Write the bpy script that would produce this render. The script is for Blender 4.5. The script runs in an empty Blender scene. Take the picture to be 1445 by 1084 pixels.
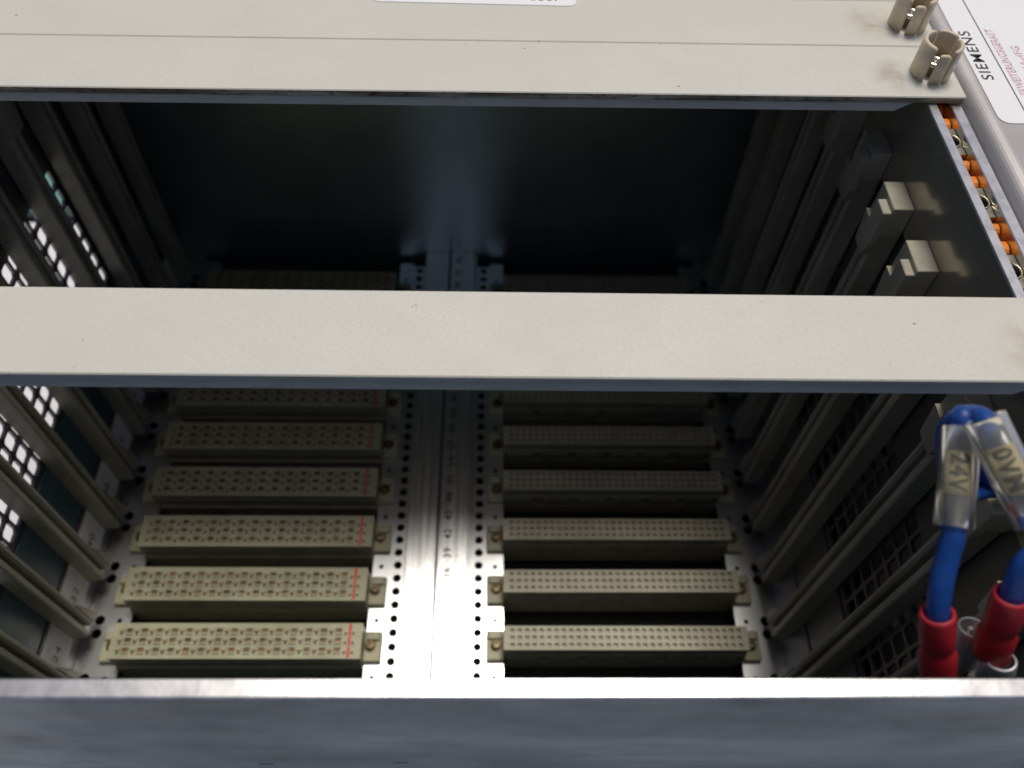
import bpy, bmesh, math, random
from mathutils import Vector, Matrix, Euler
random.seed(7)
S = bpy.context.scene
C = S.collection
MM = 0.001

# ------------------------------------------------------------------ camera
CAM = Vector((19.405, -85.974, 295.894)); ROT = Euler((math.radians(34.598), math.radians(-1.416), math.radians(-0.397)), 'XYZ')
FPX = 1178.25
cd = bpy.data.cameras.new('camera'); cam = bpy.data.objects.new('camera', cd); C.objects.link(cam)
cam.location = CAM * MM; cam.rotation_euler = ROT
cd.sensor_width = 36; cd.lens = 36 * FPX / 1445
cd.clip_start = 0.002; cd.clip_end = 50
cd.dof.use_dof = True; cd.dof.focus_distance = 0.183; cd.dof.aperture_fstop = 15.5
S.camera = cam

# ------------------------------------------------------------------ world, sun, exposure
SUN_DIR = Vector((0.11, 0.29, 0.95)).normalized()
w = bpy.data.worlds.new('World'); S.world = w; w.use_nodes = True
nt = w.node_tree; bg = nt.nodes['Background']
sky = nt.nodes.new('ShaderNodeTexSky'); sky.sky_type = 'NISHITA'; sky.sun_disc = False
sky.sun_elevation = math.asin(SUN_DIR.z); sky.sun_rotation = math.atan2(SUN_DIR.x, SUN_DIR.y)
sky.air_density = 0.45; sky.dust_density = 3.0; sky.ozone_density = 0.2
nt.links.new(sky.outputs[0], bg.inputs['Color']); bg.inputs['Strength'].default_value = 0.062
sl = bpy.data.lights.new('sun', 'SUN'); sl.energy = 1.5; sl.angle = math.radians(18); sl.color = (1, 0.96, 0.87)
sun = bpy.data.objects.new('sun', sl); C.objects.link(sun); sun.rotation_euler = SUN_DIR.to_track_quat('Z', 'Y').to_euler()
S.view_settings.view_transform = 'Standard'; S.view_settings.look = 'None'
S.view_settings.gamma = 1; S.view_settings.use_curve_mapping = False; S.view_settings.exposure = 0.46
S.cycles.max_bounces = 12; S.cycles.transmission_bounces = 12; S.cycles.transparent_max_bounces = 12
S.cycles.diffuse_bounces = 6; S.cycles.glossy_bounces = 6
S.cycles.sample_clamp_indirect = 6; S.cycles.use_denoising = True

def cam_point(u, v, d):                       # a spot seen at photo pixel u,v at depth d (mm) -> world mm
    return CAM + ROT.to_matrix() @ (Vector(((u - 722.5) / FPX, -(v - 542) / FPX, -1)) * d)

# ------------------------------------------------------------------ materials
def mat(name, base, rough=0.5, metal=0.0, noise=None, bump=None, spots=None, trans=0, ior=1.45, aniso=None, rvar=0, spec=0.5, stain=None):
    """noise=(scale xyz, second colour, lo, hi); bump=(scale xyz, strength, distance mm); spots=(scale, colour, threshold)"""
    m = bpy.data.materials.new(name); m.use_nodes = True; t = m.node_tree; b = t.nodes['Principled BSDF']
    b.inputs['Base Color'].default_value = (*base, 1); b.inputs['Roughness'].default_value = rough; b.inputs['Metallic'].default_value = metal
    b.inputs['Transmission Weight'].default_value = trans; b.inputs['IOR'].default_value = ior; b.inputs['Specular IOR Level'].default_value = spec
    if not (noise or bump or spots or rvar): return m
    g = t.nodes.new('ShaderNodeNewGeometry')
    def tex(sc, detail=3, rough_=0.6):
        mp = t.nodes.new('ShaderNodeMapping'); mp.inputs['Scale'].default_value = sc if hasattr(sc, '__len__') else (sc,) * 3
        t.links.new(g.outputs['Position'], mp.inputs['Vector'])
        n = t.nodes.new('ShaderNodeTexNoise'); n.inputs['Scale'].default_value = 1; n.inputs['Detail'].default_value = detail; n.inputs['Roughness'].default_value = rough_
        t.links.new(mp.outputs[0], n.inputs['Vector']); return n
    col = None
    def mix(fac, c2, prev):
        x = t.nodes.new('ShaderNodeMix'); x.data_type = 'RGBA'
        t.links.new(fac, x.inputs['Factor'])
        if prev is None: x.inputs['A'].default_value = (*base, 1)
        else: t.links.new(prev, x.inputs['A'])
        x.inputs['B'].default_value = (*c2, 1); return x.outputs['Result']
    def ramp(src, lo, hi):
        r = t.nodes.new('ShaderNodeMapRange'); r.inputs['From Min'].default_value = lo; r.inputs['From Max'].default_value = hi
        t.links.new(src, r.inputs['Value']); return r.outputs[0]
    for nz in ([noise] if noise and not isinstance(noise, list) else noise or []):
        col = mix(ramp(tex(nz[0]).outputs['Fac'], nz[2], nz[3]), nz[1], col)
    for sp in (spots if isinstance(spots, list) else [spots] if spots else []):
        mp = t.nodes.new('ShaderNodeMapping'); mp.inputs['Scale'].default_value = (sp[0],) * 3
        t.links.new(g.outputs['Position'], mp.inputs['Vector'])
        vo = t.nodes.new('ShaderNodeTexVoronoi'); vo.inputs['Scale'].default_value = 1
        t.links.new(mp.outputs[0], vo.inputs['Vector'])
        n2 = tex(sp[0] * 0.37, 1)
        r1 = ramp(vo.outputs['Distance'], sp[2], sp[2] * 0.45); r2 = ramp(n2.outputs['Fac'], 0.56, 0.62)
        mu = t.nodes.new('ShaderNodeMath'); mu.operation = 'MULTIPLY'; t.links.new(r1, mu.inputs[0]); t.links.new(r2, mu.inputs[1])
        col = mix(mu.outputs[0], sp[1], col)
    for stain in stain or ():                    # smudges of dirt: centre mm, radius mm, colour
        vm = t.nodes.new('ShaderNodeVectorMath'); vm.operation = 'DISTANCE'; t.links.new(g.outputs['Position'], vm.inputs[0]); vm.inputs[1].default_value = [c * MM for c in stain[0]]
        r1 = ramp(vm.outputs['Value'], stain[1] * MM, stain[1] * 0.2 * MM); r2 = ramp(tex(160, 5).outputs['Fac'], 0.38, 0.72)
        mu = t.nodes.new('ShaderNodeMath'); mu.operation = 'MULTIPLY'; t.links.new(r1, mu.inputs[0]); t.links.new(r2, mu.inputs[1])
        col = mix(mu.outputs[0], stain[2], col)
    if col: t.links.new(col, b.inputs['Base Color'])
    if rvar:
        r = t.nodes.new('ShaderNodeMapRange'); r.inputs['To Min'].default_value = rough - rvar; r.inputs['To Max'].default_value = rough + rvar
        r.inputs['From Min'].default_value = 0.3; r.inputs['From Max'].default_value = 0.7
        t.links.new(tex((noise[0] if noise and not isinstance(noise, list) else 90)).outputs['Fac'], r.inputs['Value']); t.links.new(r.outputs[0], b.inputs['Roughness'])
    if bump:
        bn = t.nodes.new('ShaderNodeBump'); bn.inputs['Strength'].default_value = bump[1]; bn.inputs['Distance'].default_value = bump[2] * MM
        t.links.new(tex(bump[0], 4).outputs['Fac'], bn.inputs['Height']); t.links.new(bn.outputs[0], b.inputs['Normal'])
    return m

DIRT = (0.10, 0.085, 0.065)
PANEL = mat('panel_paint', (0.645, 0.635, 0.58), 0.55, noise=[((45, 60, 60), (0.60, 0.588, 0.53), 0.35, 0.75), ((1500,) * 3, (0.565, 0.552, 0.50), 0.35, 0.72), ((9, 30, 30), (0.59, 0.572, 0.505), 0.45, 0.75)],
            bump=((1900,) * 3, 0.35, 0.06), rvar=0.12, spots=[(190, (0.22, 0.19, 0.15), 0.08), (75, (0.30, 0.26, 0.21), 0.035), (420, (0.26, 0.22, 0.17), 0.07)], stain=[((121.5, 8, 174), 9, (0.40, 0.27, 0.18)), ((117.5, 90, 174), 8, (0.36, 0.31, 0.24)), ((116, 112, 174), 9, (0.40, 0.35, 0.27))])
PANEL_EDGE = mat('panel_edge', (0.63, 0.62, 0.55), 0.5, noise=((120, 120, 400), (0.55, 0.53, 0.47), 0.4, 0.7), bump=((900,) * 3, 0.15, 0.05))
PANEL_DIRTY = mat('panel_edge_dirty', (0.56, 0.52, 0.43), 0.6, noise=[((40, 200, 500), (0.21, 0.165, 0.105), 0.30, 0.55), ((400, 300, 700), (0.07, 0.055, 0.04), 0.52, 0.72)])
PLUG = mat('connector_plastic', (0.42, 0.40, 0.265), 0.5, noise=[((150,) * 3, (0.34, 0.325, 0.21), 0.4, 0.7), ((35, 70, 35), (0.31, 0.285, 0.175), 0.48, 0.75)])
PLUG_SHADED = mat('connector_shell_shaded', (0.33, 0.305, 0.22), 0.5, noise=((150,) * 3, (0.26, 0.24, 0.17), 0.4, 0.7))  # same plastic as the face, base darkened to paint in its shade
PLUG_B = mat('socket_plastic', (0.43, 0.395, 0.285), 0.5, noise=[((150,) * 3, (0.36, 0.33, 0.23), 0.4, 0.7), ((35, 70, 35), (0.33, 0.29, 0.21), 0.48, 0.75)])
RAILP = mat('guide_plastic', (0.42, 0.395, 0.31), 0.45, noise=((80, 80, 30), (0.29, 0.265, 0.20), 0.35, 0.7), spots=(160, DIRT, 0.1))
ALU = mat('brushed_aluminium', (0.86, 0.86, 0.86), 0.28, 1, noise=((400, 12, 400), (0.82, 0.82, 0.82), 0.35, 0.7), bump=((1500, 20, 1500), 0.04, 0.02), rvar=0.06)
STRIP = mat('zinc_strip', (0.80, 0.80, 0.80), 0.29, 1, noise=((90, 90, 90), (0.70, 0.70, 0.70), 0.4, 0.7))
RIM = mat('cut_aluminium', (0.76, 0.76, 0.76), 0.31, 1, noise=((260, 260, 260), (0.52, 0.52, 0.53), 0.42, 0.75), bump=((1400,) * 3, 0.4, 0.06), spots=(110, (0.22, 0.21, 0.2), 0.09))
PLATE = mat('galvanised_plate', (0.15, 0.215, 0.255), 0.44, 0.55, noise=[((14, 40, 26), (0.04, 0.07, 0.095), 0.38, 0.62), ((45, 60, 180), (0.08, 0.125, 0.16), 0.45, 0.72)], bump=((500, 500, 1600), 0.3, 0.05), rvar=0.1, spots=(55, (0.07, 0.08, 0.10), 0.055))
WALL = mat('smooth_wall_metal', (0.58, 0.66, 0.64), 0.33, 0.86, noise=((30, 30, 30), (0.49, 0.56, 0.545), 0.4, 0.7))
INNER = mat('polished_extrusion', (0.43, 0.40, 0.32), 0.17, 0.65, noise=((60, 60, 60), (0.34, 0.315, 0.25), 0.4, 0.7), spots=(150, (0.06, 0.06, 0.05), 0.12))
GRILLE = mat('grille_metal', (0.16, 0.16, 0.16), 0.4, 0.7)
TEALBAND = mat('teal_strip', (0.05, 0.10, 0.125), 0.35, noise=((40,) * 3, (0.035, 0.075, 0.10), 0.4, 0.7))
PCB = mat('dark_backplane', (0.012, 0.014, 0.011), 0.6, noise=((300,) * 3, (0.02, 0.022, 0.016), 0.4, 0.7))
BLACK = mat('black_ink', (0.02, 0.02, 0.022), 0.6)
GREYINK = mat('grey_ink', (0.18, 0.18, 0.19), 0.6)
COPPER = mat('contact_copper', (0.24, 0.135, 0.045), 0.5, 0.3, noise=((400,) * 3, (0.08, 0.055, 0.025), 0.38, 0.62))
HOLE = mat('socket_hole', (0.07, 0.055, 0.04), 0.6)
BRASS = mat('dull_brass', (0.22, 0.17, 0.09), 0.5, 0.8, noise=((600,) * 3, (0.09, 0.07, 0.045), 0.4, 0.62))
ZINC = mat('yellow_zinc', (0.66, 0.60, 0.44), 0.28, 1, noise=((500,) * 3, (0.42, 0.38, 0.28), 0.4, 0.7))
ORANGE = mat('orange_plastic', (0.80, 0.24, 0.025), 0.4)
PAPER = mat('label_paper', (0.84, 0.83, 0.83), 0.7, noise=((130,) * 3, (0.64, 0.63, 0.63), 0.5, 0.75), spots=(120, (0.2, 0.18, 0.15), 0.12))
STICK = mat('sticker_white', (0.85, 0.85, 0.87), 0.45)
PINK = mat('faded_pink_ink', (0.52, 0.27, 0.42), 0.6, noise=((900,) * 3, (0.72, 0.60, 0.68), 0.45, 0.65))
REDINK = mat('red_ink', (0.62, 0.04, 0.03), 0.6)
BLUE = mat('blue_pvc', (0.006, 0.055, 0.26), 0.42, noise=((300,) * 3, (0.004, 0.042, 0.20), 0.4, 0.7), bump=((900,) * 3, 0.1, 0.05))
RED = mat('red_nylon', (0.40, 0.014, 0.026), 0.45, noise=((300,) * 3, (0.30, 0.010, 0.018), 0.4, 0.7), bump=((700,) * 3, 0.12, 0.06))
GREYT = mat('tinned_grey', (0.50, 0.50, 0.52), 0.4, 0.7)
CLEAR = mat('clear_sleeve', (0.97, 0.92, 0.74), 0.13, trans=0.92, ior=1.30)
CREAMP = mat('cream_insert', (0.84, 0.78, 0.60), 0.6, noise=((500,) * 3, (0.70, 0.64, 0.48), 0.4, 0.7))
COLLET = mat('collet_plastic', (0.68, 0.58, 0.43), 0.40, noise=((250,) * 3, (0.60, 0.50, 0.36), 0.4, 0.7))
SCREWM = mat('screw_metal', (0.78, 0.74, 0.62), 0.22, 1)
HOUSE = mat('housing_metal', (0.44, 0.42, 0.42), 0.46, 0.7, noise=((40, 40, 40), (0.36, 0.345, 0.345), 0.4, 0.7), bump=((1200,) * 3, 0.12, 0.04))
SHEET = mat('white_sheet', (0.82, 0.80, 0.83), 0.7, noise=((30,) * 3, (0.74, 0.72, 0.76), 0.4, 0.7))
TEAL = mat('teal_rubber', (0.16, 0.36, 0.34), 0.6, noise=((60,) * 3, (0.13, 0.30, 0.28), 0.4, 0.7))
CONC = mat('concrete', (0.055, 0.053, 0.05), 0.85, noise=((40,) * 3, (0.035, 0.035, 0.034), 0.35, 0.7))

# ------------------------------------------------------------------ mesh builder (mm)
class MB:
    def __init__(s): s.v = []; s.f = []; s.mi = []; s.sm = []
    def face(s, idx, m=0, smooth=False): s.f.append(tuple(idx)); s.mi.append(m); s.sm.append(smooth)
    def add(s, pts): n = len(s.v); s.v.extend([tuple(p) for p in pts]); return n
    def box(s, x0, x1, y0, y1, z0, z1, c=0.0, m=0):
        if c <= 0:
            n = s.add([(x, y, z) for z in (z0, z1) for y in (y0, y1) for x in (x0, x1)])
            for q in ((0, 2, 3, 1), (4, 5, 7, 6), (0, 1, 5, 4), (2, 6, 7, 3), (0, 4, 6, 2), (1, 3, 7, 5)): s.face([n + i for i in q], m)
            return
        X = (x0, x1); Y = (y0, y1); Z = (z0, z1); sg = (1, -1); id_ = {}
        for i in (0, 1):
            for j in (0, 1):
                for k in (0, 1):
                    p = (X[i], Y[j], Z[k]); d = (sg[i] * c, sg[j] * c, sg[k] * c)
                    for a in range(3):
                        q = [p[b] + (0 if b == a else d[b]) for b in range(3)]
                        id_[i, j, k, a] = s.add([q])
        def quad(ids, n):
            a, b_, c_ = (Vector(s.v[ids[0]]), Vector(s.v[ids[1]]), Vector(s.v[ids[2]]))
            if (b_ - a).cross(c_ - a).dot(n) < 0: ids = ids[::-1]
            s.face(ids, m)
        for a in range(3):
            o = [b for b in range(3) if b != a]
            for e in (0, 1):
                ids = []
                for (u, v_) in ((0, 0), (1, 0), (1, 1), (0, 1)):
                    t = [0] * 3; t[a] = e; t[o[0]] = u; t[o[1]] = v_; ids.append(id_[t[0], t[1], t[2], a])
                n = Vector((0, 0, 0)); n[a] = 2 * e - 1; quad(ids, n)
            for u in (0, 1):
                for v_ in (0, 1):
                    ids = []
                    for (e, ax) in ((0, o[0]), (0, o[1]), (1, o[1]), (1, o[0])):
                        t = [0] * 3; t[a] = e; t[o[0]] = u; t[o[1]] = v_; ids.append(id_[t[0], t[1], t[2], ax])
                    n = Vector((0, 0, 0)); n[o[0]] = 2 * u - 1; n[o[1]] = 2 * v_ - 1; quad(ids, n)
        for i in (0, 1):
            for j in (0, 1):
                for k in (0, 1): quad([id_[i, j, k, a] for a in range(3)], Vector((2 * i - 1, 2 * j - 1, 2 * k - 1)))
    def prism(s, poly, f0, f1, m=0, smooth=False):
        """poly: 2-D points; f0,f1: maps point -> 3-D for the two ends"""
        n = len(poly); a = s.add([f0(p) for p in poly]); b = s.add([f1(p) for p in poly])
        for i in range(n): j = (i + 1) % n; s.face((a + i, a + j, b + j, b + i), m, smooth)
        s.face([a + i for i in range(n)][::-1], m); s.face([b + i for i in range(n)], m)
    def cell(s, o, U, V, N, hu, hv, hole, t, m=0, floor=None, wall=None):
        """a rectangle hu x hv (half sizes) round o, pierced by the polygon hole [(angle on unit square, x, y)], walls t deep"""
        o = Vector(o); outer = []; inner = []
        for (a, x, y) in hole:
            c_, s_ = math.cos(a), math.sin(a); k = 1 / max(abs(c_), abs(s_))
            outer.append(o + U * (c_ * k * hu) + V * (s_ * k * hv)); inner.append(o + U * x + V * y)
        n = len(hole); A = s.add(outer); B = s.add(inner); D = s.add([p - N * t for p in inner])
        for i in range(n):
            j = (i + 1) % n
            s.face((A + i, A + j, B + j, B + i), m); s.face((B + i, B + j, D + j, D + i), m if wall is None else wall)
        if floor is not None: s.face([D + i for i in range(n)], floor)
    def tube(s, pts, r, n=14, m=0, caps=True, inner=None):
        pts = [Vector(p) for p in pts]; k = len(pts); rs = r if hasattr(r, '__len__') else [r] * k
        T = [(pts[min(i + 1, k - 1)] - pts[max(i - 1, 0)]).normalized() for i in range(k)]
        u = T[0].orthogonal().normalized(); rings = []
        for i in range(k):
            u = (u - T[i] * u.dot(T[i])).normalized(); v = T[i].cross(u)
            rings.append(s.add([pts[i] + (u * math.cos(2 * math.pi * a / n) + v * math.sin(2 * math.pi * a / n)) * rs[i] for a in range(n)]))
        for i in range(k - 1):
            for a in range(n): b = (a + 1) % n; s.face((rings[i] + a, rings[i] + b, rings[i + 1] + b, rings[i + 1] + a), m, True)
        if caps: s.face([rings[0] + a for a in range(n)][::-1], m); s.face([rings[-1] + a for a in range(n)], m)
    def loft(s, rings, m=0, smooth=True, close=False, caps=True):
        ids = [s.add(r) for r in rings]; n = len(rings[0])
        for i in range(len(ids) - (0 if close else 1)):
            p, q = ids[i], ids[(i + 1) % len(ids)]
            for a in range(n): b = (a + 1) % n; s.face((p + a, p + b, q + b, q + a), m, smooth)
        if caps and not close: s.face([ids[0] + a for a in range(n)][::-1], m); s.face([ids[-1] + a for a in range(n)], m)
    def mesh(s, name, mats):
        me = bpy.data.meshes.new(name); me.from_pydata([(x * MM, y * MM, z * MM) for x, y, z in s.v], [], s.f)
        for m_ in (mats if isinstance(mats, (list, tuple)) else [mats]): me.materials.append(m_)
        me.polygons.foreach_set('material_index', s.mi); me.polygons.foreach_set('use_smooth', s.sm); me.update(); return me
    def build(s, name, mats, parent=None, loc=None): return place(name, s.mesh(name, mats), parent, loc)

def place(name, me, parent=None, loc=None):
    o = bpy.data.objects.new(name, me); C.objects.link(o)
    if parent: o.parent = parent
    if loc: o.location = Vector(loc) * MM
    return o
def empty(name, label, cat, loc=(0, 0, 0), group=None):
    o = bpy.data.objects.new(name, None); C.objects.link(o); o.empty_display_size = 0.01; o.location = Vector(loc) * MM
    o['label'] = label; o['category'] = cat
    if group: o['group'] = group
    return o
def part_empty(name, parent, loc=(0, 0, 0), label=None):
    o = bpy.data.objects.new(name, None); C.objects.link(o); o.empty_display_size = 0.005; o.parent = parent; o.location = Vector(loc) * MM
    if label: o['label'] = label
    return o
def copy_tree(o, parent=None, d=None):
    c = o.copy(); C.objects.link(c); c.parent = parent
    for ch in list(o.children): copy_tree(ch, c)
    return c
def circle_hole(r, n=12, dx=0, dy=0): return [(2 * math.pi * (i + .5) / n + math.pi / 4 - math.pi / n, dx + r * math.cos(2 * math.pi * (i + .5) / n + math.pi / 4 - math.pi / n), dy + r * math.sin(2 * math.pi * (i + .5) / n + math.pi / 4 - math.pi / n)) for i in range(n)]
def rect_hole(a, b, c, dx=0, dy=0):           # rectangle with cut corners, 8 points
    P8 = [(a, -b + c), (a, b - c), (a - c, b), (-a + c, b), (-a, b - c), (-a, -b + c), (-a + c, -b), (a - c, -b)]
    an = [-22.5, 22.5, 67.5, 112.5, 157.5, 202.5, 247.5, 292.5]
    an = [-45 + .0, 45 - .0, 45.0, 135, 135, 225, 225, 315]
    return [(math.radians(t), dx + p[0], dy + p[1]) for t, p in zip(an, P8)]
def glyphs(body, size, font_bold=0.0, fine=0):
    """flat text -> list of verts (mm, x along the line, y up) and faces"""
    cu = bpy.data.curves.new('glyphs', 'FONT'); cu.body = body; cu.size = size; cu.offset = font_bold; cu.space_character = 1.12; cu.align_x = 'CENTER'; cu.align_y = 'CENTER'; cu.resolution_u = 4
    ob = bpy.data.objects.new('glyphs', cu); C.objects.link(ob)
    dg = bpy.context.evaluated_depsgraph_get(); me = bpy.data.meshes.new_from_object(ob.evaluated_get(dg))
    if fine:
        bm = bmesh.new(); bm.from_mesh(me); bmesh.ops.triangulate(bm, faces=bm.faces[:])
        bmesh.ops.subdivide_edges(bm, edges=bm.edges[:], cuts=fine, use_grid_fill=True); bm.to_mesh(me); bm.free()
    V = [v.co.copy() for v in me.vertices]; F = [tuple(p.vertices) for p in me.polygons]
    bpy.data.objects.remove(ob); bpy.data.curves.remove(cu); bpy.data.meshes.remove(me); return V, F
def lettering(name, body, size, origin, X, Y, material, parent=None, bold=0.0, wrap=None):
    V, F = glyphs(body, size, bold); mb = MB(); O = Vector(origin); X = Vector(X).normalized(); Y = Vector(Y).normalized()
    if wrap is None: mb.add([O + X * v.x + Y * v.y for v in V])
    else: mb.add([wrap(v.x, v.y) for v in V])
    for f in F: mb.face(f)
    return mb.build(name, material, parent)

XV, YV, ZV = Vector((1, 0, 0)), Vector((0, 1, 0)), Vector((0, 0, 1))
PITCH = 20.32
GROUND_Z = -34

# ================================================================== setting
mb = MB(); n = mb.add([(-6000, -6000, GROUND_Z - 4), (6000, -6000, GROUND_Z - 4), (6000, 6000, GROUND_Z - 4), (-6000, 6000, GROUND_Z - 4)]); mb.face((n, n + 1, n + 2, n + 3))
g = mb.build('ground', CONC); g['kind'] = 'structure'
mb = MB(); mb.box(-700, 700, -1100, 246, GROUND_Z - 3.9, GROUND_Z, 0.6)  # real beneath the rack; stretched unseen toward the camera to bounce light
sh = mb.build('white_board', SHEET); sh['label'] = 'bright white board under the rack, glimpsed through the vent holes'; sh['category'] = 'board'
mb = MB(); mb.box(-480, -150, 252, 300, GROUND_Z - 3.9, GROUND_Z + 6, 1.5)
tl = mb.build('teal_mat', TEAL); tl['label'] = 'pale teal mat beyond the white board, glimpsed through the vent holes'; tl['category'] = 'mat'

# ================================================================== the rack
rack = empty('card_rack', 'open aluminium card rack with two columns of grey connectors deep inside', 'card rack', (0, 0, 0))
Y0, Y1 = -51.9, 190.3
# side plates
mb = MB(); mb.box(-136, 134, -55.0, Y0, -33, 170.4, 0.25); pl = mb.build('side_plate', PLATE, rack); pl['label'] = 'blue-grey scuffed metal plate nearest the camera'
for X_, Z_ in ((-22.8, 123.0), (2.7, 124.0)):
    mb = MB(); mb.prism([(X_ + 1.5 * math.cos(t * math.pi / 6), Z_ + .45 * math.sin(t * math.pi / 6)) for t in range(12)], lambda p: (p[0], -54.9, p[1]), lambda p: (p[0], -55.04, p[1])); mb.build('plate_slot', BLACK, pl)
mb = MB(); mb.box(-135.8, 133.8, -54.95, Y0 - .05, 170.2, 171.0, 0.3); mb.build('plate_rim', RIM, pl)
mb = MB(); mb.box(-127.3, 127.3, Y1, Y1 + 2, -33, 171, 0.2); mb.build('side_plate', WALL, rack)
# front extrusions (both sides): inner rail, channel, outer rail
for sx in (-1, 1):
    def bx(m_, a, b, *r, c=0):
        m_.box(min(sx * a, sx * b), max(sx * a, sx * b), *r, c=c)
    m1 = MB(); bx(m1, 123.0, 125.3, Y0, Y1, 146, 171.8, c=0.15); fr = m1.build('front_rail', INNER, rack)
    m1 = MB(); bx(m1, 123.05, 125.25, Y0 + .1, Y1 - .1, 171.6, 172.1, c=0.12); m1.build('rail_edge', RIM, fr)
    m1 = MB(); bx(m1, 128.65, 131.3, Y0, Y1, 146, 171.9, c=0.2); bx(m1, 125.35, 128.6, Y0, Y1, 146, 158); m1.build('front_rail', RIM, rack)
# grilles: plate in X = +-125 with rounded openings between the guide rails
PY, PZ = 5.72, 7.57
for sx in (-1, 1):
    mb = MB(); N = Vector((-sx, 0, 0)); U = YV; V = ZV
    hole = rect_hole(2.32, 3.18, 0.85)
    ny = int((Y1 - Y0) / PY); nz = 7; zb = 56.5; nh = 31; yb = Y0 + ((Y1 - Y0) - ny * PY) / 2
    for i in range(nh):
        for j in range(nz):
            mb.cell((sx * 125, yb + (i + .5) * PY, zb + (j + .5) * PZ), U, V, N, PY / 2, PZ / 2, hole, 1.0)
    for (za, zc) in ((24.5, zb), (zb + nz * PZ, 147)):
        mb.box(min(sx * 125, sx * 126), max(sx * 125, sx * 126), Y0, Y1, za, zc)
    for ya, yc in ((Y0, yb), (yb + nh * PY, Y1)):
        mb.box(min(sx * 125, sx * 126), max(sx * 125, sx * 126), ya, yc, zb, zb + nz * PZ)
    gr = mb.build('vent_grille', GRILLE, rack)
    m1 = MB(); bx2 = (124.3, 124.9) if sx > 0 else (-124.9, -124.3)
    m1.box(*bx2, Y0 + .2, Y1 - .2, 25.5, 54.5, 0.1); m1.build('dark_band', TEALBAND if sx < 0 else GRILLE, gr)
    m1 = MB(); bx2 = (123.9, 126) if sx > 0 else (-126, -123.9)
    m1.box(*bx2, Y0 + .1, Y1 - .1, -3.0, 24.4, 0.2); st = m1.build('label_carrier', GRILLE, rack)
    for k in range(-2, 9) if sx < 0 else ():
        yc = 9.1 + PITCH * k
        m1 = MB(); bx2 = (123.7, 123.88) if sx > 0 else (-123.88, -123.7)
        m1.box(*bx2, yc - 17.0, yc - 3.3, 6.0, 23.2, 0.05)
        o = m1.build('slot_label', PAPER, st)
        if sx < 0 and k >= 0: lettering('slot_number', str(24 + 8 * k), 5.2, (-123.66, yc - 10.9, 14.0), (0, 1, 0), (0, 0, 1), BLACK, st, 0.0)

# back: hole strips, centre rail, dark backplane
mb = MB(); mb.box(-124, 124, Y0, Y1, -16, -13); bk = mb.build('backplane', PCB, rack)
for sx in (-1, 1):
    mb = MB(); xs = sorted((sx * 124.1, sx * 126.0)); mb.box(*xs, Y0, Y1, -33, -3.1, 0.2); mb.build('leak_blocker', GRILLE, rack)  # added walls that stop outside light showing through the strip holes
for sx in (-1, 1):
    mb = MB(); U = XV * sx; V = YV * sx if False else YV; N = ZV
    c12 = circle_hole(1.55, 16)
    k0, k1 = -10, 37
    for k in range(k0, k1):
        mb.cell((sx * 15.05, 5.08 * k, 0), XV, YV, N, 3.05, 2.54, c12, 1.6)
    ya, yb_ = 5.08 * (k0 - .5), 5.08 * (k1 - .5)
    c8 = circle_hole(0.85, 12)
    for k in range(-3, 9):
        yc = 14.62 + PITCH * k
        mb.cell((sx * 21.2, yc, 0), XV, YV, N, 3.1, PITCH / 2, c8, 1.6)
    lo = 14.62 + PITCH * (-3.5); hi = 14.62 + PITCH * 8.5
    xa, xb = sorted((sx * 24.3, sx * 24.29)); mb.box(xa, xb, lo, hi, -1.6, 0)
    mb.build('hole_strip', STRIP, rack)
    # outer strip
    mb = MB(); cb2 = circle_hole(1.75, 16, -0.8 * sx)
    for k in range(-3, 9):
        yc = 14.3 + PITCH * k
        mb.cell((sx * 112.3, yc, 0), XV, YV, N, 3.9, PITCH / 2, c8, 1.6)
        mb.cell((sx * 120.0, 9.7 + PITCH * k, 0), XV, YV, N, 3.8, 2.4, cb2, 1.6)
        mb.cell((sx * 120.0, 14.5 + PITCH * k, 0), XV, YV, N, 3.8, 2.4, cb2, 1.6)
        xs = sorted((sx * 116.2, sx * 123.8))
        n = mb.add([(xs[0], 16.9 + PITCH * k, 0), (xs[1], 16.9 + PITCH * k, 0), (xs[1], 27.62 + PITCH * k, 0), (xs[0], 27.62 + PITCH * k, 0)]); mb.face((n, n + 1, n + 2, n + 3))
    xs = sorted((sx * 108.4, sx * 108.39)); mb.box(*xs, 14.3 + PITCH * -3.5, 14.3 + PITCH * 8.5, -1.6, 0)
    mb.build('hole_strip', STRIP, rack)
cr = part_empty('centre_rail', rack)
mb = MB(); mb.box(-11.9, -0.95, Y0, Y1 - .1, -1.7, 5.0, 0.25); mb.build('rail_strip', ALU, cr)
mb = MB(); mb.box(-0.1, 10.9, Y0, Y1 - .1, -1.7, 5.0, 0.2); mb.build('rail_strip', ALU, cr)
mb = MB(); mb.box(-1.0, -0.05, Y0, Y1 - .2, -1.7, 3.4); mb.build('rail_groove', BLACK, cr)
mb = MB(); mb.box(10.95, 11.95, Y0, Y1 - .2, -1.7, 3.6, 0.15); mb.build('rail_ledge', STRIP, cr)
for i in range(23):
    lettering('scale_number', str(30 + 3 * i), 3.9, (3.55, 15.1 + 7.73 * i, 5.03), (0, 1, 0), (-1, 0, 0), BLACK, cr, 0.06)
mb = MB()
for i in range(70):
    y = 14.0 + 2.577 * i; mb.box(6.4, 6.4 + (1.5 if i % 3 == 0 else 0.9), y - .11, y + .11, 5.015, 5.03)
o = mb.build('scale_ticks', GREYINK, cr); o['kind'] = 'stuff'

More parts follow.
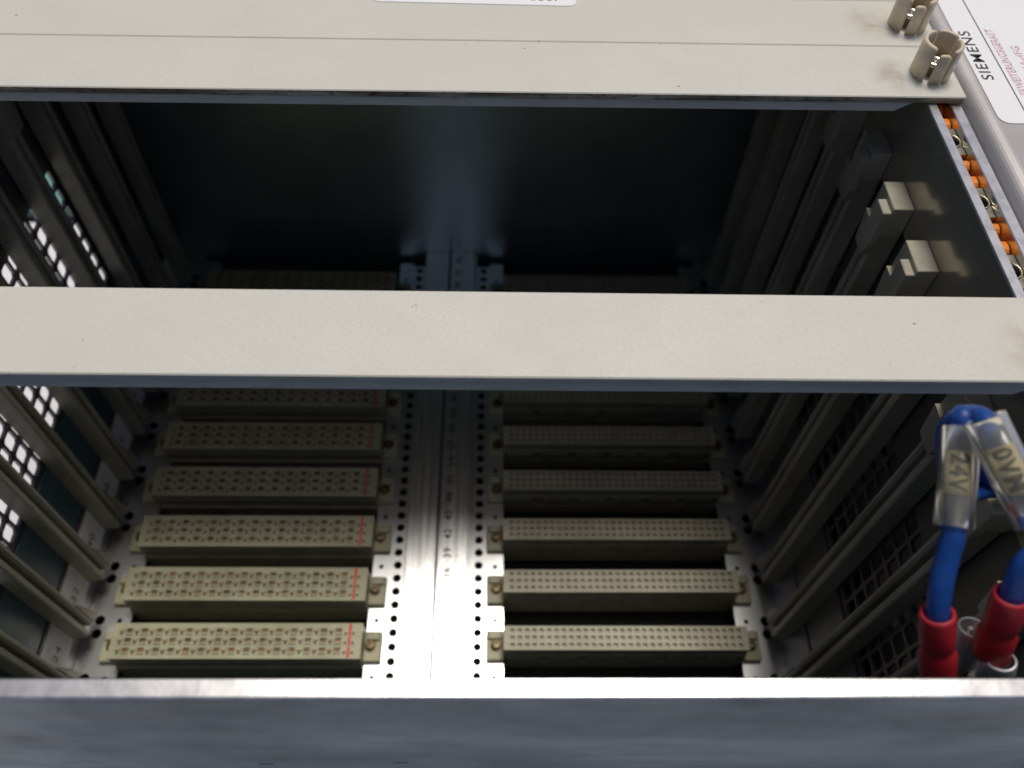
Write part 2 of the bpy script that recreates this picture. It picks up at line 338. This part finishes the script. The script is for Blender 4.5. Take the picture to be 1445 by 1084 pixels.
# guide rails
def rail_mesh(sx):
    body = MB()
    def P(x, y): return (sx * x, y)
    prof = [P(124.2, -3.3), P(118.7, -3.1), P(118.3, -2.7), P(118.3, -1.2), P(118.8, -0.9), P(122.0, -0.85), P(122.0, 0.85), P(118.8, 0.9), P(118.3, 1.2), P(118.3, 2.5), P(118.7, 2.9), P(124.2, 3.1)]
    if sx > 0: prof = prof[::-1]
    body.prism(prof, lambda p: (p[0], p[1], 7.5), lambda p: (p[0], p[1], 149))
    # flared foot near the backplane
    a, b = sorted((sx * 117.9, sx * 121.8))
    body.prism([(2.6, 6.5), (5.8, 6.5), (5.4, 11), (4.6, 16), (3.3, 21), (2.6, 23)], lambda p: (a, p[0], p[1]), lambda p: (b, p[0], p[1]))
    head = MB()
    a, b = sorted((sx * 117.8, sx * 122.95)); head.box(a, b, -5.2, 4.9, 145, 154, 0.2)
    a, b = sorted((sx * 115.6, sx * 117.85)); head.box(a, b, -5.2, 0.1, 141, 152.6, 0.2); a, b = sorted((sx * 116.6, sx * 123.0)); head.prism([(-5.0, 145.1), (-3.0, 136), (3.0, 136), (4.7, 145.1)], lambda p: (a, p[0], p[1]), lambda p: (b, p[0], p[1]))
    rib = MB(); a, b = sorted((sx * 118.08, sx * 118.3)); rib.box(a, b, 1.4, 2.2, 8.5, 135, 0.08)
    return body.mesh('guide_body', RAILP), head.mesh('guide_clip', RAILP), rib.mesh('guide_rib', RAILP)
for sx in (-1, 1):
    mbody, mhead, mrib = rail_mesh(sx)
    for k in range(-2, 9):
        yy = 9.1 + PITCH * k
        r = place('guide_rail', mbody, rack, (0, yy, 0))
        place('end_clip', mhead, r); place('groove_rib', mrib, r)

# connectors -------------------------------------------------------
def flange_mesh():
    mb = MB(); mb.box(-3.1, 3.1, -4.9, 5.6, 0.02, 2.6, 0.35); mb.box(-2.2, 2.4, 2.2, 5.2, 2.6, 3.9, 0.4); return mb.mesh('flange', PLUG)
def screw_mesh():
    mb = MB(); n = 18
    rings = [[(r * math.cos(2 * math.pi * i / n), r * math.sin(2 * math.pi * i / n), z) for i in range(n)] for r, z in ((2.1, 2.6), (2.1, 2.95), (1.65, 3.0), (1.65, 4.0), (1.35, 4.4), (0.75, 4.45), (0.7, 3.7))]
    mb.loft(rings, 0, False); return mb.mesh('screw', BRASS)
FL, SCR = flange_mesh(), screw_mesh()
def sides(mb, x0, x1, y0, y1, z0, z1):
    n = mb.add([(x, y, z) for z in (z0, z1) for (x, y) in ((x0, y0), (x1, y0), (x1, y1), (x0, y1))])
    for a in range(4): b = (a + 1) % 4; mb.face((n + a, n + b, n + 4 + b, n + 4 + a))
def left_connector():
    zf = 9.8; W = 42.4; y0, y1 = -6.1, 6.1
    sh = MB(); sh.box(-W, W, y0, y1, -9, 6.4, 0.2); sh.box(-W + .1, W - .1, y0 - .7, y0 + .2, -9, 1.2, 0.2); sh.box(-W + .05, W - .05, y0 + .25, y1 - .25, 6.4, 8.8)
    fc = MB(); px = 2.54; nx = 32; xw = nx * px / 2
    rows = [(-3.35, 1.75), (0.0, 1.6), (3.25, 1.65)]
    big = rect_hole(1.08, 0.72, 0.12, 0, 0.25); small = rect_hole(0.42, 0.42, 0.1, 0, -0.85)
    for (yc, hv) in rows:
        for i in range(nx):
            isb = i % 2 and i < 30
            fc.cell((-xw + (i + .5) * px, yc, zf), XV, YV, ZV, px / 2, hv, big if isb else small, 0.75 if isb else 1.4, 0, 1 if isb else 2, 1 if isb else 2)
            if not i % 2 and i < 30: fc.box(-xw + (i + .5) * px - .95, -xw + (i + .5) * px + .95, yc - .12, yc + 1.05, zf - .1, zf + .65, 0.15, 0)
            elif isb: fc.box(-xw + (i + .5) * px - 1.2, -xw + (i + .5) * px + 1.2, yc - 1.25, yc - .62, zf - .1, zf + .5, 0.12, 0)
    def q(x0, x1, a, b, z=zf):
        n = fc.add([(x0, a, z), (x1, a, z), (x1, b, z), (x0, b, z)]); fc.face((n, n + 1, n + 2, n + 3))
    q(-W, -xw, y0, y1); q(xw, W, y0, y1); q(-xw, xw, y0, -5.1); q(-xw, xw, 4.9, y1)
    # darker flush strips paint the shade of grooves between the rows
    sides(fc, -W, W, y0, y1, 8.6, zf)
    gv = MB()
    for (a, b) in ((-1.8, -1.5), (1.55, 1.85)): gv.box(-xw, xw, a, b, zf - .2, zf + .012)
    rd = MB()
    for (a, b) in ((-5.6, -2.1), (-1.8, 1.5), (1.8, 5.9)): rd.box(37.7, 38.6, a, b, zf - .1, zf + .03)
    return sh.mesh('connector_shell_shaded', PLUG_SHADED), fc.mesh('contact_face', [PLUG, COPPER, HOLE]), gv.mesh('row_groove_shade', PLUG_SHADED), rd.mesh('red_line', REDINK)
def right_connector():
    zf = 9.8; W = 42.4; y0, y1 = -4.1, 4.2
    sh = MB(); sh.box(-W, W, y0, y1, -9, 8.8, 0.2); sh.box(-W + .1, W - .1, y0 - .5, y0 + .1, 3.6, 5.0, 0.15)
    for i in range(6):
        a = -W + 1.5 + i * 14; sh.box(a, min(a + 10.4, W - .5), y0 - .6, y0 + .1, -2.0, 2.6, 0.2)
    sh.box(-W + .2, W - .2, y0 - .55, y0 + .1, -9, -2.6, 0.15)
    fc = MB(); px = 2.54; nx = 32; xw = nx * px / 2; hl = rect_hole(0.80, 0.74, 0.2)
    for r in (-1, 0, 1):
        for i in range(nx): fc.cell((-xw + (i + .5) * px, r * 2.54, zf), XV, YV, ZV, px / 2, 1.27, hl, 1.3, 0, 1, 0)
    def q(x0, x1, a, b, z=zf):
        n = fc.add([(x0, a, z), (x1, a, z), (x1, b, z), (x0, b, z)]); fc.face((n, n + 1, n + 2, n + 3))
    q(-W, -xw, y0, y1); q(xw, W, y0, y1); q(-xw, xw, y0, -3.81); q(-xw, xw, 3.81, y1)
    sides(fc, -W, W, y0, y1, 8.6, zf)
    return sh.mesh('connector_shell_shaded', PLUG_SHADED), fc.mesh('contact_face', [PLUG_B, HOLE])
LM, RM = left_connector(), right_connector()
for k in range(9):
    c = part_empty('connector', rack, (-66.675 + random.uniform(-.2, .2), 4.3 + PITCH * k + random.uniform(-.2, .2), 0)); c.rotation_euler.z = random.uniform(-.003, .003)
    for nm, me in zip(('shell', 'contact_face', 'row_groove_shade', 'red_line'), LM): place(nm, me, c)
    for s_ in (-1, 1):
        f = place('flange', FL, c, (s_ * 45.3, 0, 0)); f.scale = (s_, 1, 1); f2 = place('screw', SCR, c, (s_ * 44.6, 0.4, 0)); f2.rotation_euler.z = random.uniform(0, 3)
    c = part_empty('connector', rack, (66.675 + random.uniform(-.2, .2), 5.4 + PITCH * k + random.uniform(-.2, .2), 0)); c.rotation_euler.z = random.uniform(-.003, .003)
    for nm, me in zip(('shell', 'contact_face'), RM): place(nm, me, c)
    for s_ in (-1, 1):
        f = place('flange', FL, c, (s_ * 45.3, -.6, 0)); f.scale = (s_, 1, 1); f2 = place('screw', SCR, c, (s_ * 44.9, -.4, 0)); f2.rotation_euler.z = random.uniform(0, 3)

# nuts in orange holders, in the channel of the front extrusion
def nut_meshes():
    ho = MB(); n = 10
    for (a, b) in ((-9.9, -6.4), (4.4, 8.6)):
        prof = [(126.95, 158.2), (126.95, 169.6), (127.2, 169.9), (130.5, 169.9), (130.75, 169.6), (130.75, 158.2)]
        def ring(y, k=0.0): return [(x, y, z - k) for (x, z) in prof]
        ho.loft([ring(a, 1.6), ring(a + .35, .75), ring(a + 1.0, .2), ring((a + b) / 2), ring(b - 1.0, .2), ring(b - .35, .75), ring(b, 1.6)], 0, False)
    ho.box(127.0, 130.7, -6.6, 4.6, 158.2, 164.8)
    nu = MB(); cir = circle_hole(2.2, 16)
    nu.cell((128.85, -1.0, 169.9), XV, YV, ZV, 1.85, 4.6, [(t, x * 0.8, y) for t, x, y in circle_hole(1.9, 16)], 3.2, 0, 1)
    sides(nu, 127.0, 130.7, -5.6, 3.6, 164.9, 169.9)
    rg = MB(); r1 = [[(128.85 + 0.8 * r * math.cos(2 * math.pi * i / 18), -1.0 + r * math.sin(2 * math.pi * i / 18), z) for i in range(18)] for r, z in ((2.35, 169.9), (2.3, 170.25), (1.95, 170.3), (1.85, 169.8))]
    rg.loft(r1, 0, True, caps=False)
    for q_, c_, k_ in ((ho, 126.97, .84), (nu, 126.97, .84), (rg, 126.5, 1.1)): q_.v = [(c_ + (x - 128.85) * k_, y, z) for x, y, z in q_.v]
    return ho.mesh('nut_holder', ORANGE), nu.mesh('nut', [ZINC, BLACK]), rg.mesh('thread_ring', ZINC)
NM = nut_meshes()
for k in range(-1, 9):
    h = place('nut_holder', NM[0], rack, (0, 9.9 + PITCH * k + 1.0, 0)); place('nut', NM[1], h); place('thread_ring', NM[2], h)

# ================================================================== blanking panels
def collet_mesh(sectors):
    out = []
    for (a0, a1, h, zlow) in sectors:
        mb = MB(); n = max(4, int((a1 - a0) / 9)); rings = []
        for i in range(n + 1):
            a = math.radians(a0 + (a1 - a0) * i / n); c, s_ = math.cos(a), math.sin(a)
            e = 0.35 if i in (0, n) else 0.0
            ri, ro = 3.75, 4.75
            rings.append([(ro * c, ro * s_, zlow), (ro * c, ro * s_, h - .35 - e), ((ro - .3) * c, (ro - .3) * s_, h - e), ((ri + .2) * c, (ri + .2) * s_, h - e), (ri * c, ri * s_, h - .3 - e), (ri * c, ri * s_, zlow)])
        mb.loft(rings, 0, True); out.append(mb.mesh('prong', COLLET))
    return out
PRONGS = collet_mesh([(98, 231, 8.8, 0), (247, 281, 7.6, 0), (289, 378, 8.6, 0), (25, 90, 8.9, 0)])
mb = MB(); n = 18
mb.loft([[(r * math.cos(2 * math.pi * i / n), r * math.sin(2 * math.pi * i / n), z) for i in range(n)] for r, z in ((1.9, -3), (1.9, 2.6), (2.3, 2.65), (2.4, 3.3), (2.1, 3.7), (0.8, 3.7), (0.7, 3.0))], 0, True)
KNOB = mb.mesh('captive_screw', SCREWM)
def panel_meshes(edge):
    pw = 20.12
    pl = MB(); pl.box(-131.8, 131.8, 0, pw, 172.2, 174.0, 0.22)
    ed = MB()
    ed.box(-131.2, 131.2, -0.03, 0.2, 172.3, 173.78)
    fl = MB()
    for (a, b) in ((0.12, 1.7), (pw - 1.7, pw - .12)):
        pr = [(-119.6, 172.19), (-115.6, 170.1), (115.6, 170.1), (119.6, 172.19)]
        lean = -0.3 if a < 5 else 0
        fl.prism(pr, lambda p: (p[0], a + (lean if p[1] < 171 else 0.15), p[1]), lambda p: (p[0], b, p[1]))
    return pl.mesh('panel_plate', PANEL), ed.mesh('panel_edge', edge), fl.mesh('panel_flange', PANEL_EDGE)
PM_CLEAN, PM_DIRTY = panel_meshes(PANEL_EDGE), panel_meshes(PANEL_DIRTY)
def panel(y, label, dirty, turn=0.0):
    p = empty('blanking_panel', label, 'panel', (0, y, 0), 'cream blanking panels across the rack front')
    p.rotation_euler.z = math.radians(turn)
    a, b, c = PM_DIRTY if dirty else PM_CLEAN
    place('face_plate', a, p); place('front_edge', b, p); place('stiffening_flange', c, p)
    for sx in (-1, 1):
        e = part_empty('screw_collet', p, (sx * 125.4, 9.3, 174.0))
        for me in PRONGS: place('prong', me, e)
        place('captive_screw', KNOB, e)
    return p
Yp = -0.4
panel(Yp, 'single cream panel crossing the middle of the open rack', False)
top_panel = panel(Yp + 4 * PITCH, 'cream panel with grimy lower edge bordering the dark opening, collet fully in view', True, 0.45)
sec_panel = panel(Yp + 5 * PITCH, 'cream panel with the white sticker, behind the grimy-edged one', False, 0.45)
for k, lab in zip(range(6, 10), ('cream panel next beyond the stickered one', 'cream panel second beyond the stickered one', 'cream panel third beyond the stickered one', 'cream panel farthest back, against the far side plate')):
    panel(Yp + k * PITCH, lab, False, 0.45)
# white sticker on the second panel
mb = MB(); R_ = 2.2
def rounded(x0, x1, y0, y1, r, n=5):
    P = []
    for cx, cy, a0 in ((x1 - r, y1 - r, 0), (x0 + r, y1 - r, 90), (x0 + r, y0 + r, 180), (x1 - r, y0 + r, 270)):
        for i in range(n + 1): a = math.radians(a0 + 90 * i / n); P.append((cx + r * math.cos(a), cy + r * math.sin(a)))
    return P
tilt = math.radians(-1.0); cx, cy = 14, 119.2
def tl_(p, z): x, y = p[0] - cx, p[1] - cy; return (cx + x * math.cos(tilt) - y * math.sin(tilt), cy + x * math.sin(tilt) + y * math.cos(tilt) - (Yp + 5 * PITCH), z)
mb.prism(rounded(-12.4, 40.6, 117.0, 121.6, 1.9), lambda p: tl_(p, 174.02), lambda p: tl_(p, 174.16))
stk = mb.build('sticker', STICK, sec_panel); stk['label'] = 'white paper sticker with rounded corner'
lettering('sticker_digits', '5567', 3.6, (32.6, 119.85 - (Yp + 5 * PITCH), 174.19), (1, -.017, 0), (.017, 1, 0), BLACK, stk)

# ================================================================== housing with the type label
hs = empty('metal_housing', 'grey metal housing with the white type label, beside the orange nut channel', 'housing', (190, 70, -34))
hp = []
for i in range(13): a = math.radians(180 - 7.5 * i); hp.append((136.5 + 4.7 * math.cos(a), 169.1 + 4.7 * math.sin(a)))
mb = MB(); pr = [(131.8, -33)] + hp + [(262, 173.8), (262, -33)]
mb.prism(pr[::-1], lambda p: (p[0] - 190, -60 - 70, p[1] + 34), lambda p: (p[0] - 190, 270 - 70, p[1] + 34))
mb.build('housing_shell', HOUSE, hs)
mb = MB(); L0 = 136.75
mb.prism(rounded(L0, 236, 72.6, 190, 2.6), lambda p: (p[0] - 190, p[1] - 70, 173.83 + 34), lambda p: (p[0] - 190, p[1] - 70, 173.98 + 34))
lb = mb.build('type_label', STICK, hs); lb['label'] = 'white type label with black and pink print'
zz = 174.0 + 34
def on_label(name, body, size, x, yc, m, width=None, bold=0.0):
    V, F = glyphs(body, size, bold); xs = [v.x for v in V]; k = (width / (max(xs) - min(xs))) if width else 1
    mb = MB(); mb.add([(x - v.y - 190, yc + v.x * k - 70, zz) for v in V])
    for f in F: mb.face(f)
    mb.build(name, m, lb)
on_label('maker_name', 'SIEMENS', 4.1, 139.5, 99.0, BLACK, 20.2, 0.045)
mb = MB(); mb.box(143.75 - 190, 144.05 - 190, 73.5 - 70, 189 - 70, zz - .01, zz + .01); mb.build('ruled_line', BLACK, lb)
on_label('type_text', 'ERWEITERUNGSGERAET', 2.9, 146.3, 96.6, PINK, 27.0, 0.08)
on_label('type_code', '1A-4FG', 2.9, 150.6, 98.2, PINK, 9.2, 0.08)

# ================================================================== the two marked wires
def smooth(ctrl, n=10):
    P = [Vector(p) for p in ctrl]; P = [P[0] * 2 - P[1]] + P + [P[-1] * 2 - P[-2]]; out = []
    for i in range(1, len(P) - 2):
        for j in range(n):
            t = j / n; a, b, c, d = P[i - 1:i + 3]
            out.append(0.5 * ((2 * b) + (c - a) * t + (2 * a - 5 * b + 4 * c - d) * t * t + (3 * b - a - 3 * c + d) * t ** 3))
    return out + [P[-2]]
def wire(name, label, ctrl0, slv, paper_span, text, tsize, term, wr=2.1, sr=2.75):
    A_, B_ = Vector(slv[0]), Vector(slv[1])
    ctrl = [A_.lerp(B_, c[1]) if isinstance(c, tuple) else c for c in ctrl0]
    base = Vector(term[1]); root = empty(name, label, 'wire', base, 'marked blue wires')
    L = lambda p: Vector(p) - base
    mb = MB(); mb.tube([L(p) for p in smooth(ctrl)], wr, 18); mb.build('insulation', BLUE, root)
    # clear marker sleeve
    A, B = Vector(slv[0]), Vector(slv[1])             # lower end, upper end
    ax = (A - B).normalized(); ln = (A - B).length; mid = (A + B) / 2
    toc = (CAM - mid); toc = (toc - ax * toc.dot(ax)).normalized(); side = ax.cross(toc).normalized()
    if side.dot(ROT.to_matrix() @ Vector((1, 0, 0))) < 0: side = -side
    def cyl(s_, a, r, flat=1.0): return L(B) + ax * s_ + (toc * math.cos(a) + side * math.sin(a) * flat) * r
    mb = MB(); n = 28; WID = 1.03
    prof = [(0.0, sr), (ln * .5, sr * 1.02), (ln, sr), (ln, sr - .42), (ln * .5, sr - .42), (0, sr - .42)]
    mb.loft([[cyl(s_, 2 * math.pi * i / n, r, WID) for i in range(n)] for s_, r in prof], 0, True, close=True)
    sl_ = mb.build('marker_sleeve', CLEAR, root)
    # paper insert, a curved strip in front of the wire inside the sleeve
    rp = sr - 0.47; mb = MB(); rings = []; s0, s1 = paper_span[0] * ln, paper_span[1] * ln
    for i in range(15):
        a = -1.2 + 2.4 * i / 14
        rings.append([cyl(s0, a, rp, WID), cyl(s1, a, rp, WID), cyl(s1, a, rp - .12, WID), cyl(s0, a, rp - .12, WID)])
    mb.loft(rings, 0, True); pp = mb.build('marker_paper', CREAMP, sl_)
    V, F = glyphs(text, tsize, 0.15, 5); xs = [v.x for v in V]; k = (s1 - s0) * .90 / (max(xs) - min(xs)); mb = MB(); sm_ = (s0 + s1) / 2
    mb.add([cyl(sm_ + v.x * k, v.y / rp, rp + .04, WID) for v in V])
    for f in F: mb.face(f)
    mb.build('marker_text', BLACK, sl_)
    # red insulated push-on terminal
    T, Bt = Vector(term[0]), Vector(term[1]); tx = (Bt - T).normalized(); tl2 = (Bt - T).length
    toc = (CAM - T); toc = (toc - tx * toc.dot(tx)).normalized(); sd = tx.cross(toc).normalized()
    def ell(s_, ru, rv, n=24): return [L(T) + tx * (s_ * tl2) + sd * (ru * math.cos(2 * math.pi * i / n)) + toc * (rv * math.sin(2 * math.pi * i / n)) for i in range(n)]
    mb = MB()
    mb.loft([ell(.16, 1.8, 1.8), ell(.02, 2.0, 2.0), ell(0, 2.25, 2.25), ell(.012, 2.6, 2.6), ell(.05, 2.72, 2.72), ell(.35, 2.7, 2.65), ell(.50, 2.62, 2.35), ell(.54, 2.45, 2.1), ell(.58, 2.75, 2.1), ell(.62, 2.95, 2.25), ell(.95, 2.9, 2.2), ell(1.0, 2.7, 2.0)], 0, True)
    tm = mb.build('push_on_terminal', RED, root)
    mb = MB(); tip = L(Bt); f = tx
    mb.tube([tip - f * 1.0, tip + f * 7], 1.9, 4); mb.build('spade_socket', GREYT, tm)
    return root
cp = cam_point
T1 = (cp(1323, 864, 131), cp(1323, 952, 138)); T2 = (cp(1428, 838, 127.5), cp(1396, 925, 136))
def tp(T, k): return Vector(T[0]).lerp(Vector(T[1]), k)
wire('marked_wire', 'blue wire marked 24V in a clear sleeve, upright with a red terminal',
     [tp(T1, .3), tp(T1, .1), cp(1327, 832, 130.2), cp(1336, 790, 129.8), ('s', -.1), ('s', 0), ('s', .33), ('s', .66), ('s', .98), ('s', 1.12), cp(1366, 600, 139), cp(1382, 625, 147), cp(1390, 665, 150), cp(1420, 690, 156), cp(1462, 700, 160)],
     (cp(1346, 744, 129.5), cp(1357, 604, 131.5)), (0.24, 0.68), '24V', 3.9, T1, 1.8, 2.8)
wire('marked_wire', 'blue wire marked 0VM in a tilted clear sleeve, bent over above the 24V one',
     [tp(T2, .3), tp(T2, .1), cp(1444, 800, 125), ('s', -.2), ('s', 0), ('s', .33), ('s', .66), cp(1391, 597, 128.5), cp(1377, 588, 131.5), cp(1359, 588, 134.5), cp(1343, 600, 137), cp(1336, 618, 139.5), cp(1337, 655, 143), cp(1350, 700, 148), cp(1390, 690, 154), cp(1450, 690, 160)],
     (cp(1459, 738, 125), cp(1389, 590, 126.5)), (0.25, 0.70), '0VM', 3.9, T2, 1.8, 2.95)
# bare crimp sockets behind the terminals, fixed to the near plate
def crimp(A, B, label):
    A, B = Vector(A), Vector(B); root = empty('crimp_socket', label, 'crimp socket', B)
    ax = (B - A).normalized(); toc = (CAM - A); toc = (toc - ax * toc.dot(ax)).normalized(); sd = ax.cross(toc); ln = (B - A).length
    def ring(s_, r): return [A - B + ax * (s_ * ln) + (sd * math.cos(2 * math.pi * i / 20) * 1.15 + toc * math.sin(2 * math.pi * i / 20)) * r for i in range(20)]
    mb = MB(); mb.loft([ring(.7, 1.3), ring(0.03, 1.75), ring(0, 1.9), ring(0.03, 2.1), ring(.5, 2.1), ring(.6, 1.7), ring(1, 1.7)], 0, True); mb.build('barrel', GREYT, root)
    mb = MB(); mb.tube([A - B + ax * (ln * .8), A - B + ax * (ln * .05) + sd * .3], 0.35, 8); mb.build('conductor', ZINC, root)
crimp(cp(1374, 885, 137), cp(1355, 935, 143), 'grey crimp barrel half hidden by the tilted red terminal')
crimp(cp(1412, 930, 134), cp(1404, 975, 141), 'grey crimp barrel under the tilted red terminal, at the near plate')
